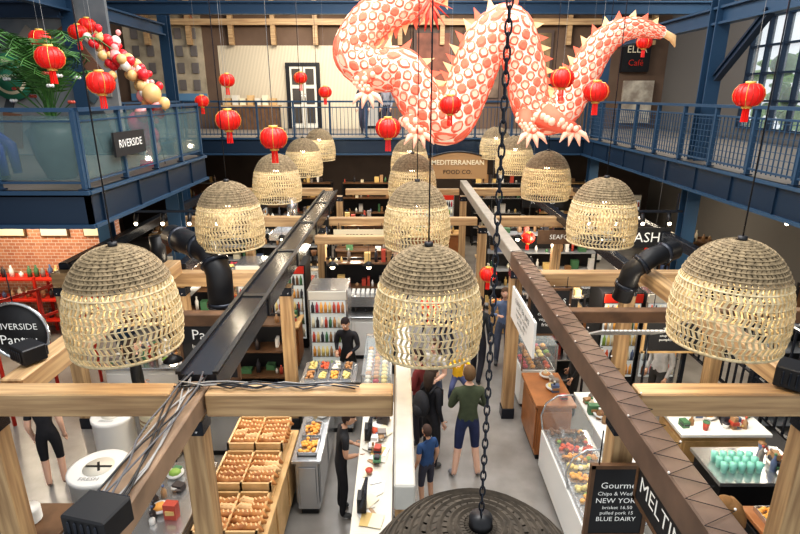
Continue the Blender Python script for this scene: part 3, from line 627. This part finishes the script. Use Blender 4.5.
def hood(x0,x1,y0,y1,z=2.1,m=steel):
    b=B(); c=((x0+x1)/2,(y0+y1)/2); vs=[(x0,y0,z),(x1,y0,z),(x1,y1,z),(x0,y1,z),(x0,y0,z+.15),(x1,y0,z+.15),(x1,y1,z+.15),(x0,y1,z+.15),(c[0]-.2,c[1]-.15,z+.45),(c[0]+.2,c[1]-.15,z+.45),(c[0]+.2,c[1]+.15,z+.45),(c[0]-.2,c[1]+.15,z+.45)]
    b.add(vs,[(0,1,5,4),(1,2,6,5),(2,3,7,6),(3,0,4,7),(4,5,9,8),(5,6,10,9),(6,7,11,10),(7,4,8,11),(8,9,10,11),(0,3,2,1)],m); b.cyl((*c,z+.45),(*c,z+1.0),.13,m); b.obj('range_hood')
def fridge(x,y,m=black,rz=0):
    b=B(); b.box((0,0,1),(.75,.7,1.9),m); b.box((0,0,.04),(.68,.62,.08),black)
    b.box((0,-.355,1.0),(.66,.02,1.5),M('fridge_interior',(.5,.52,.5),.3,emit=.3)); b.box((0,-.36,1.85),(.7,.03,.16),R.choice([redp,offw,blue]))
    for i in range(5):
        b.box((0,-.38,.32+i*.3),(.64,.05,.012),steel)
        for k in range(8): b.lathe([(.03,0),(.03,.13),(.012,.17),(.012,.2)],(-.28+k*.08,-.39,.33+i*.3),R.choice(packc+foodc),7)
    b.box((.3,-.43,1),(.02,.02,.6),steel); b.obj('drinks_fridge',(x,y,0),rz)
def espresso(x,y,z,rz=0):
    b=B(); b.box((0,0,.3),(.7,.45,.22),steel); b.box((0,.08,.1),(.66,.3,.2),black); b.box((0,-.05,.02),(.7,.5,.04),steel)
    for k in(-1,0,1): b.cyl((k*.2,-.14,.19),(k*.2,-.14,.12),.035,black); b.tube([(k*.2,-.14,.15),(k*.2,-.32,.13)],.012,black,6)
    for i in range(6):
        for j in range(3): b.lathe([(.025,0),(.038,.06)],(-.26+i*.1,-.1+j*.1,.41),white,8)
    b.cyl((.5,0,0),(.5,0,.3),.07,black); b.cyl((.5,0,.3),(.5,0,.45),.05,M('hopper',(.2,.1,.05),.3),r1=.09); b.obj('espresso_machine',(x,y,z),rz)
def crates(x,y,z=0,n=3):
    b=B()
    for i in range(n):
        zz=i*.26
        for k in range(3):
            for s in(-1,1): b.box((0,s*.18,zz+.05+k*.08),(.5,.015,.06),woodl); b.box((s*.25,0,zz+.05+k*.08),(.015,.36,.06),woodl)
        b.box((0,0,zz+.02),(.5,.36,.015),woodl)
    for k in range(22): b.sph((R.uniform(-.2,.2),R.uniform(-.13,.13),(n-1)*.26+.2+R.uniform(0,.05)),.045,R.choice(foodc[:4]),7,5)
    b.obj('wooden_crates',(x,y,z),R.uniform(-.2,.2))
def stack(x,y,z,n=6,m=white):
    b=B()
    for i in range(n): b.lathe([(.06,0),(.12,.015),(.125,.02)],(0,0,i*.018),m,16)
    b.obj('plate_stack',(x,y,z))
# bakery
counter('bread_counter',-2.2,-1.45,4.5,6.5,.92,woodl,woodl); bread('bread_display',-2.18,-1.48,4.5,6.45,.96)
counter('steel_bench',-1.38,-1.05,5.9,7.5,.9,steel,steel); trays('food_trays',-1.36,-1.07,5.95,6.7,.9,1,2); goods('kitchen_goods',-1.38,-1.05,6.8,7.5,.9,12,.2)
counter('service_counter',-.5,-.12,4.4,7.1,1.0,white,offw)
b=B()
for k in range(30): b.box((R.uniform(-.4,-.2),R.uniform(4.6,6.9),1.006+k*.0006),(.14,.2,.004),R.choice([white,offw,cream,packc[5],packc[3]]),rz=R.uniform(-.7,.7))
b.obj('paper_menus')
b=B(); 
for y in(4.9,6.2): b.box((-.42,y,1.12),(.1,.16,.18),black); b.box((-.4,y,1.24),(.03,.26,.2),blacks,ry=.3)
b.obj('cash_register')
goods('counter_goods',-.45,-.16,5.2,7.0,1.03,16,.13)
counter('buffet_counter',-1.6,-.75,7.75,8.45,.95,steel,steel); trays('salad_trays',-1.58,-.78,7.78,8.43,.95,4,2)
counter('deli_counter',-1.65,-.35,10.4,11,1,white,steel); trays('food_trays',-1.63,-1.1,10.42,10.95,1.0,2,2); espresso(-.72,10.7,1.0)
case('pastry_case',-.6,-.15,7.5,9.0,1.25)
shelf('grocery_shelf',-1.65,-.2,11.4,11.7,1.9,4); shelf('grocery_shelf',-1.65,-.2,13.1,13.4,1.7,4); shelf('grocery_shelf',-1.65,.0,15,15.4,2.0,5)
counter('deli_counter',-1.65,-.25,12.3,12.8,1,white,white); case('pastry_case',-1.65,-.25,14,14.6)
goods('counter_goods',-1.65,-.25,12.3,12.8,1,30,.3); fridge(-1.35,9.75,steel)
# left stalls
sign('menu_board',(-2.45,6.3,2.3),.72,.85,-.05,board,[('Pasta',.2),('lasagne 12.90',.08),('gnocchi 14.50',.08),('ravioli 13.90',.08),('focaccia 6.50',.08)],frame=woodd,hang=.1)
counter('kitchen_bench',-3.2,-2.1,7.15,7.75,.95,steel,steel); goods('kitchen_goods',-3.2,-2.6,7.15,7.75,.95,16,.3); trays('food_trays',-2.55,-2.12,7.18,7.72,.95,2,2)
counter('kitchen_bench',-5.1,-3.7,8.3,8.9,.95,white,steel); goods('kitchen_goods',-5.1,-3.7,8.3,8.9,.95,34,.35); hood(-5,-3.7,8.9,9.8,2.0,black)
shelf('grocery_shelf',-3.2,-2,8.5,8.9,1.7,4); shelf('grocery_shelf',-5.1,-3.7,10.4,10.8,2.1,5); fridge(-2.4,11.3); fridge(-3.15,11.3,steel); fridge(-4.9,12.0,steel)
counter('deli_counter',-3.2,-2.05,9.9,10.5,1,orangew,woodl); goods('counter_goods',-3.2,-2.05,9.9,10.5,1,24); crates(-3.9,9.8); crates(-3.9,11.6,0,4); hood(-3.2,-2.1,12.8,13.4,2.0)
case('pastry_case',-3.2,-2.05,12.5,13.1); case('pastry_case',-4.4,-3.7,12.3,13); shelf('grocery_shelf',-5,-2,14.6,15,2.2,6)
counter('deli_counter',-5,-2.1,13.6,14.1,1,white,woodl); trays('fruit_trays',-5,-3.6,13.6,14.1,1,4,2,big=.045); espresso(-2.8,13.85,1)
counter('prep_counter',-2.95,-2.4,4.7,5.9,.85,steel,steel); goods('kitchen_goods',-2.95,-2.4,4.7,5.9,.85,16,.2)
counter('prep_counter',-4.9,-3.7,4.5,5.1,.9,black,woodd); stack(-4.5,4.8,.9); stack(-4.1,4.85,.9,9); 
b=B()
for i in range(3):
    z=.4+i*.5; b.bx(-9.6,-6.9,11.5,11.95,z,z+.04,redp)
    x=-9.5
    while x<-7: 
        hh=R.uniform(.12,.3); b.lathe([(.05,0),(.05,hh*.65),(.02,hh*.8),(.02,hh)],(x,11.7,z+.04),R.choice(packc),7); x+=R.uniform(.13,.22)
for x in(-9.6,-8.25,-6.9):
    for y in(11.5,11.95): b.bx(x-.025,x+.025,y-.025,y+.025,0,1.5,redp)
b.obj('pantry_shelf')
b=B()
for x in (-9,-8,-7): b.bx(x-.3,x+.3,12.12,12.18,2.3,2.8,R.choice([board,offw,cream])); b.bx(x-.33,x+.33,12.14,12.2,2.27,2.83,woodd)
b.obj('framed_wall_pictures')
b=B(); 
for z in(2.2,1.7): b.tube([(-7.3,6.5,z),(-5.9,9.5,z)],.03,redp,8)
for k in range(5):
    t=k/4; b.tube([(-7.3+1.4*t,6.5+3*t,0),(-7.3+1.4*t,6.5+3*t,2.2)],.03,redp,8)
b.obj('red_pipe_railing')
b=B(); b.cyl((0,.04,0),(0,0,0),.42,board,n=32); b.tube([(.42*math.cos(a*math.pi/16),.0,.42*math.sin(a*math.pi/16)) for a in range(33)],.025,steel,6,False)
b.text('RIVERSIDE',.13,chalk,(0,-.02,.08)); b.text('Pantry',.2,chalk,(0,-.02,-.12)); b.cyl((0,.02,.42),(0,.02,.9),.008,blacks,n=5); b.obj('round_hanging_sign',(-5.25,6.8,2.3))
def drum(x,y,h,r,stripe=False):
    b=B(); b.lathe([(r*.9,0),(r,.04),(r*.96,.1),(r*.96,h-.08),(r,h-.05),(r,h),(r*.93,h+.005)],(0,0,0),white if not stripe else cream,28)
    b.lathe([(r*.5,h+.006),(r*.5,h+.012)],(0,0,0),offw,24); b.box((0,0,h+.015),(r*.9,.03,.01),black); b.box((0,.0,h+.015),(.03,r*.5,.01),black,rz=.5)
    if stripe:
        for k in range(9): b.lathe([(r*.975,.12+k*h*.085),(r*.975,.15+k*h*.085)],(0,0,0),M('stripe_brown',(.35,.22,.12),.6),24)
    b.text('FRESH',r*.25,grey,(0,-r*.65,h+.012),(1,0,0),(0,1,0)); b.obj('drum_table' ,(x,y,0))
drum(-3.95,5.95,.75,.38); drum(-4.35,7.1,.8,.3); drum(-3.7,7.2,.9,.28,True)
for x,y in((-3.2,5.4),(-3.2,6.5)):
    b=B(); b.lathe([(.17,.62),(.18,.66),(.16,.68)],(0,0,0),woodd,18)
    for k in range(4): a=k*math.pi/2+.4; b.tube([(.1*math.cos(a),.1*math.sin(a),.62),(.2*math.cos(a),.2*math.sin(a),0)],.014,blacks,6)
    b.tube([(.16*math.cos(a*.524),.16*math.sin(a*.524),.25) for a in range(13)],.01,blacks,5,False); b.obj('bar_stool',(x,y,0))
# ---------------------------------------------------------------- right stall
counter('timber_counter',2.05,2.6,7.05,8.0,1.0,orangew,orangew); goods('counter_goods',2.3,2.6,7.1,8,1,8,.2)
b=B(); b.bx(2.08,2.75,4.4,6.85,.1,.7,white); b.bx(2.12,2.7,4.45,6.8,0,.1,black)
pr=[(2.1,.7),(2.06,.95),(2.12,1.15),(2.28,1.27),(2.7,1.3)]
for i in range(4): 
    (a,z0),(c,z1)=pr[i],pr[i+1]; b.add([(a,4.4,z0),(a,6.85,z0),(c,6.85,z1),(c,4.4,z1)],[(0,1,2,3)],glass)
for y in(4.4,5.6,6.85): b.tube([(a,y,z) for a,z in pr],.015,steel,6)
b.bx(2.5,2.75,4.4,6.85,1.3,1.33,white); b.bx(2.1,2.7,4.45,6.8,.7,.73,steel)
for i in range(12):
    y0=4.5+i*.19; m=R.choice(foodc)
    b.bx(2.14,2.66,y0,y0+.17,.73,.76,steel)
    for k in range(26): b.sph((R.uniform(2.18,2.62),R.uniform(y0+.03,y0+.14),.77+R.uniform(0,.04)),(.035,.03,.025),m if R.random()<.85 else R.choice(foodc),6,4)
b.obj('curved_display_fridge')
goods('counter_goods',2.52,2.74,4.5,6.8,1.335,14,.15)
counter('prep_counter',3.05,3.6,4.9,7.4,.95,white,white); trays('food_trays',3.07,3.58,5.0,6.2,.95,2,4); goods('counter_goods',3.07,3.58,6.2,7.4,.95,22,.22)
counter('prep_counter',3.9,5.1,6.4,7.1,.95,woodl,white); goods('counter_goods',3.9,5.1,6.4,7.1,.95,34)
b=B()
for i in range(5):
    for j in range(3): b.lathe([(.03,0),(.045,.13)],(4.0+i*.11,5.6+j*.11,.95),M('mint_cup',(.25,.6,.5),.5),10); 
b.bx(3.85,5.0,5.4,6.1,.9,.95,steel); b.bx(3.9,4.95,5.45,6.05,0,.9,black); b.obj('cup_stand')
goods('counter_goods',4.55,5.0,5.4,6.1,.95,14)
counter('prep_counter',3.9,5.1,4.4,5.0,.95,black,orangew); trays('food_trays',3.95,5.05,4.42,4.98,.95,4,2)
# corrugated awning over fryer
b=B(); 
for i in range(16): b.box((2.75+i*.06,7.0,2.2),(.035,.7,.02),white,rx=-.5); b.box((2.78+i*.06,7.0,2.19),(.03,.7,.012),grey,rx=-.5)
for x in(2.75,3.65): b.cyl((x,7.25,1.0),(x,7.25,2.1),.02,blacks,n=6)
b.obj('corrugated_awning')
sign('hanging_menu',(1.72,7.0,2.4),1.4,.5,math.pi*-.5,white,[('COFFEE  TEA  JUICE',.1),('toasties 8.50   wraps 9.90',.07),('burgers 12.90   salads 11',.07),('smoothies 7.50',.07)],fg=black,hang=.2)
sign('hanging_menu',(2.3,7.75,2.2),.62,.75,0,board,[('BURGERS',.12),('classic 12',.08),('chicken 13',.08),('veggie 11',.08),('fries 6',.08)],hang=.2,frame=woodd)
sign('shop_sign',(1.95,3.2,2.42),.95,.38,math.pi*-.5,board,[('MELTING',.2)],hang=.15,frame=woodd)
sign('chalkboard_menu',(1.9,3.88,2.02),.5,.72,0,board,[('Gourmet',.09),('Chips & Wedges',.055),('NEW YORK',.075),('brisket 16.50',.05),('pulled pork 15',.05),('BLUE DAIRY',.065)],frame=woodd,hang=.35)
sign('chalkboard_menu',(4.2,7.6,1.9),.9,.6,0,board,[('TODAY',.1),('soup of the day 9',.06),('pumpkin salad 11',.06)],frame=woodl,hang=.4)
sign('shop_sign',(4.7,10.2,2.75),1.1,.4,0,board,[('MASH',.28)],hang=.3)
shelf('grocery_shelf',2.3,3.4,9.3,9.7,1.9,5); fridge(4.1,9.6); fridge(4.9,9.6,steel); case('pastry_case',2.15,2.75,8.55,9.2)
counter('deli_counter',2.6,3.4,10.8,11.4,1,white,steel); goods('counter_goods',2.6,3.4,10.8,11.4,1,26); counter('deli_counter',3.8,5,10.9,11.5,1,orangew,woodl); espresso(4.3,11.2,1.0); crates(2.4,11.9); crates(4.6,12.4,0,4)
shelf('grocery_shelf',2.2,5,13.2,13.6,2.1,5); counter('deli_counter',2.2,5,14.4,15,1,white,woodl); trays('fruit_trays',2.2,3.6,14.4,15,1,4,2,big=.045)
b=B()
for i in range(22): b.bx(5.28,5.31,5.4+i*.17,5.42+i*.17,.9,2.4,blacks)
for z in(.9,1.4,1.9,2.4): b.bx(5.27,5.32,5.4,9.1,z,z+.03,blacks)
for y in(5.4,7.2,9.1): b.bx(5.26,5.33,y-.03,y+.03,0,2.45,blacks)
b.obj('metal_screen')
b=B(); sg=M('sign_brown',(.4,.24,.11),.6)
N=16; top=[(-.85+1.7*i/N, .28+.17*math.sin(math.pi*i/N)) for i in range(N+1)]
vs=[(x,0,-.32) for x,_ in top]+[(x,0,z) for x,z in top]+[(x,.05,-.32) for x,_ in top]+[(x,.05,z) for x,z in top]; q=N+1
b.add(vs,[(i,i+1,q+i+1,q+i) for i in range(N)]+[(2*q+i,3*q+i,3*q+i+1,2*q+i+1) for i in range(N)]+[(q+i,q+i+1,3*q+i+1,3*q+i) for i in range(N)],sg)
b.tube([(x,-.01,z) for x,z in top],.025,black,5); b.text('MEDITERRANEAN',.19,cream,(0,-.02,.14),bold=.004); b.text('FOOD CO.',.17,black,(0,-.02,-.13))
for s in(-1,1): b.cyl((s*.6,.02,.3),(s*.6,.02,.62),.01,blacks,n=5)
b.obj('mediterranean_food_sign',(1.65,15.6,3.42))
for x,y,t,z,bgm in((-3.9,11.8,'PASTA FRESCA',2.35,board),(3.7,11.8,'SEAFOOD',2.35,woodd),(-.9,11.85,'ESPRESSO',2.35,cream),(-3.6,15.7,'BUTCHER',2.4,woodd),(4.2,15.7,'NOODLES',2.4,board)):
    sign('shop_sign',(x,y,z),1.2,.32,0,bgm,[(t,.15)],fg=black if bgm is cream else chalk,hang=.15)
for x in (-8,-4.2,4.3,8):
    b=B(); b.bx(x-1,x+1,9.95,10.0,3.3,3.34,blacks); b.bx(x-.9,x-.88,9.96,9.99,3.34,3.65,blacks); b.bx(x+.88,x+.9,9.96,9.99,3.34,3.65,blacks)
    for k in range(4):
        xx=x-.75+k*.5; b.cyl((xx,9.97,3.28),(xx,9.9,3.12),.04,black); b.sph((xx,9.89,3.1),.035,bulbm,6,5)
    b.obj('track_light')
b=B(); b.cyl((0,0,.09),(0,0,.55),.004,black,n=4); b.lathe([(.03,.02),(.03,.09)],(0,0,0),black,8); b.sph((0,0,0),.05,bulbm,8,6); b.lathe([(.12,.03),(.04,.1)],(0,0,0),black,12)
pm=None
for x,y in [(-4.3,9.9),(-2.6,9.9),(-4.4,11.5),(-2.7,12),(-1.3,9.9),(-.6,9.9),(-1.2,12),(2.8,9.2),(4.4,9.2),(2.7,12),(4.6,12),(-3,14),(3.3,14.2),(-1,14.2),(4.5,6.1),(-2.8,6.0)]:
    if pm is None: pm=b.obj('pendant_bulb',(x,y,2.25)).data
    else: place('pendant_bulb',pm,(x,y,2.25))
for x,y in((-3.5,9.6),(-1.1,12.1),(3.6,9.2),(3.4,12.4),(-3.4,13.3),(4.0,6.2),(-2.6,6.8)): point('stall_light',(x,y,2.1),38,(1,.87,.68),.15)
for x in(-9,-7.6): point('wall_wash_light',(x,11.2,3.1),40,(1,.83,.6),.1)
for i,x in enumerate((-7.5,-5.6,-3.4,-1.2,1.2,3.6,6,8)):
    if i%3!=1: shelf('grocery_shelf',x-.9,x+.9,19.6,20,2.4,5)
    else: fridge(x-.4,19.8); fridge(x+.4,19.8,steel)
    if i%2==0: counter('deli_counter',x-.8,x+.8,17.4,18,1,R.choice([white,orangew,woodl]),woodl); goods('counter_goods',x-.8,x+.8,17.4,18,1,26,.35)
for x,y in ((6.6,8),(6.6,11),(8.2,9.5),(-8.4,8.6),(7.2,13)): shelf('grocery_shelf',x-.6,x+.6,y-.2,y+.2,2,5)
# ---------------------------------------------------------------- balcony decorations
b=B(); teal=M('urn_glaze',(.12,.17,.15),.25,noise=.4,scale=4)
b.lathe([(.17,0),(.2,.03),(.3,.3),(.34,.55),(.31,.72),(.27,.8),(.32,.86),(.3,.87)],(0,0,0),teal,24)
for k in range(34):
    a=R.uniform(0,6.28); l=R.uniform(.5,1.0); up=R.uniform(.6,1.25); pts=[Vector((.06*math.cos(a),.06*math.sin(a),.82))]
    for i in range(1,8):
        t=i/7; pts.append(Vector((math.cos(a)*l*t**1.3,math.sin(a)*l*t**1.3,.85+up*math.sin(t*2.1))))
    b.tube(pts,.007,greenp,4)
    for i in range(2,7):
        p=pts[i]; d=(pts[i+1]-p).normalized(); s=d.cross(Vector((0,0,1))).normalized()
        for q in(-1,1):
            for f in(0,.33,.66):
                c=p.lerp(pts[i+1],f); b.add([c,c+s*q*.2+d*.1-Vector((0,0,.05)),c+s*q*.03+d*.05],[(0,1,2)],greenp)
for k in range(9):
    a=R.uniform(0,6.28); p=Vector((.45*math.cos(a),.45*math.sin(a),R.uniform(1.1,1.5))); b.tube([(0,0,.85),p],.008,greenp,4)
    for q in range(5): b.sph(p+Vector((.03*math.cos(q*1.26),.03*math.sin(q*1.26),0)),.025,packc[1 if k%2 else 0],5,4)
b.obj('potted_palm',(-5.1,8.2,4.2))
b=B(); cob=M('cobalt_glaze',(.02,.05,.4),.2)
b.lathe([(.3,0),(.32,.06),(.27,.12)],(0,0,0),black,18)
b.tube([(0,0,.1),(.02,0,.45),(-.03,0,.8),(.12,0,1.1),(.3,-.03,1.15)],[.22,.33,.26,.19,.1],cob,12); b.tube([(.1,.13,.7),(.38,.14,.5),(.4,.14,.1)],[.1,.08,.06],cob,8); b.tube([(.1,-.14,.7),(.38,-.14,.5),(.4,-.14,.1)],[.1,.08,.06],cob,8)
b.tube([(0,0,1.0),(-.1,0,1.25),(-.05,0,1.4)],[.1,.07,.02],cob,6); b.obj('blue_horse_sculpture',(-6.05,7.9,4.2))
bal=[M('balloon_red',(.8,.03,.04),.25),M('balloon_pink',(.95,.4,.38),.25),M('balloon_white',(.85,.8,.7),.25),M('balloon_gold',(.75,.48,.2),.25)]
b=B()
def ball(p,r,m): b.sph(p,(r,r,r*1.1),m,12,8); b.tube([Vector(p)-Vector((0,0,r*1.08)),Vector(p)-Vector((0,0,r*1.2))],[.01,.018],m,5)
for k in range(90):
    t=k/90; c=Vector((-5.1+.9*t,9.8,6.2-1.0*t*t)); r=R.uniform(.04,.1)
    ball(c+Vector((R.gauss(0,.1),R.gauss(0,.1),R.gauss(0,.12))),r,bal[0] if t<.35 and R.random()<.5 else R.choice(bal))
ball((-4.25,9.7,5.42),.16,bal[3])
b.tube([(-5.1,9.8,6.15),(-4.5,9.8,6.0),(-4.3,9.8,5.1),(-4.3,10,4.2)],.01,blacks,4); b.obj('balloon_garland')
b=B(); pk=M('balloon_hotpink',(.85,.06,.18),.25)
for p,r in(((-4.5,9.6,4.95),.17),((-4.4,9.75,4.72),.16),((-4.6,9.7,4.62),.15),((-4.35,9.5,5.1),.13),((-4.45,9.9,4.5),.14)): ball(p,r,pk if r>.14 else bal[1])
b.lathe([(.12,0),(.1,.1)],(-4.5,9.7,4.2),pk,10); b.cyl((-4.5,9.7,4.28),(-4.5,9.7,4.5),.01,white,n=5); b.obj('balloon_cluster')
sign('railing_sign',(-4.06,8.3,4.72),.95,.34,math.pi/2,board,[('RIVERSIDE',.16)],hang=0)
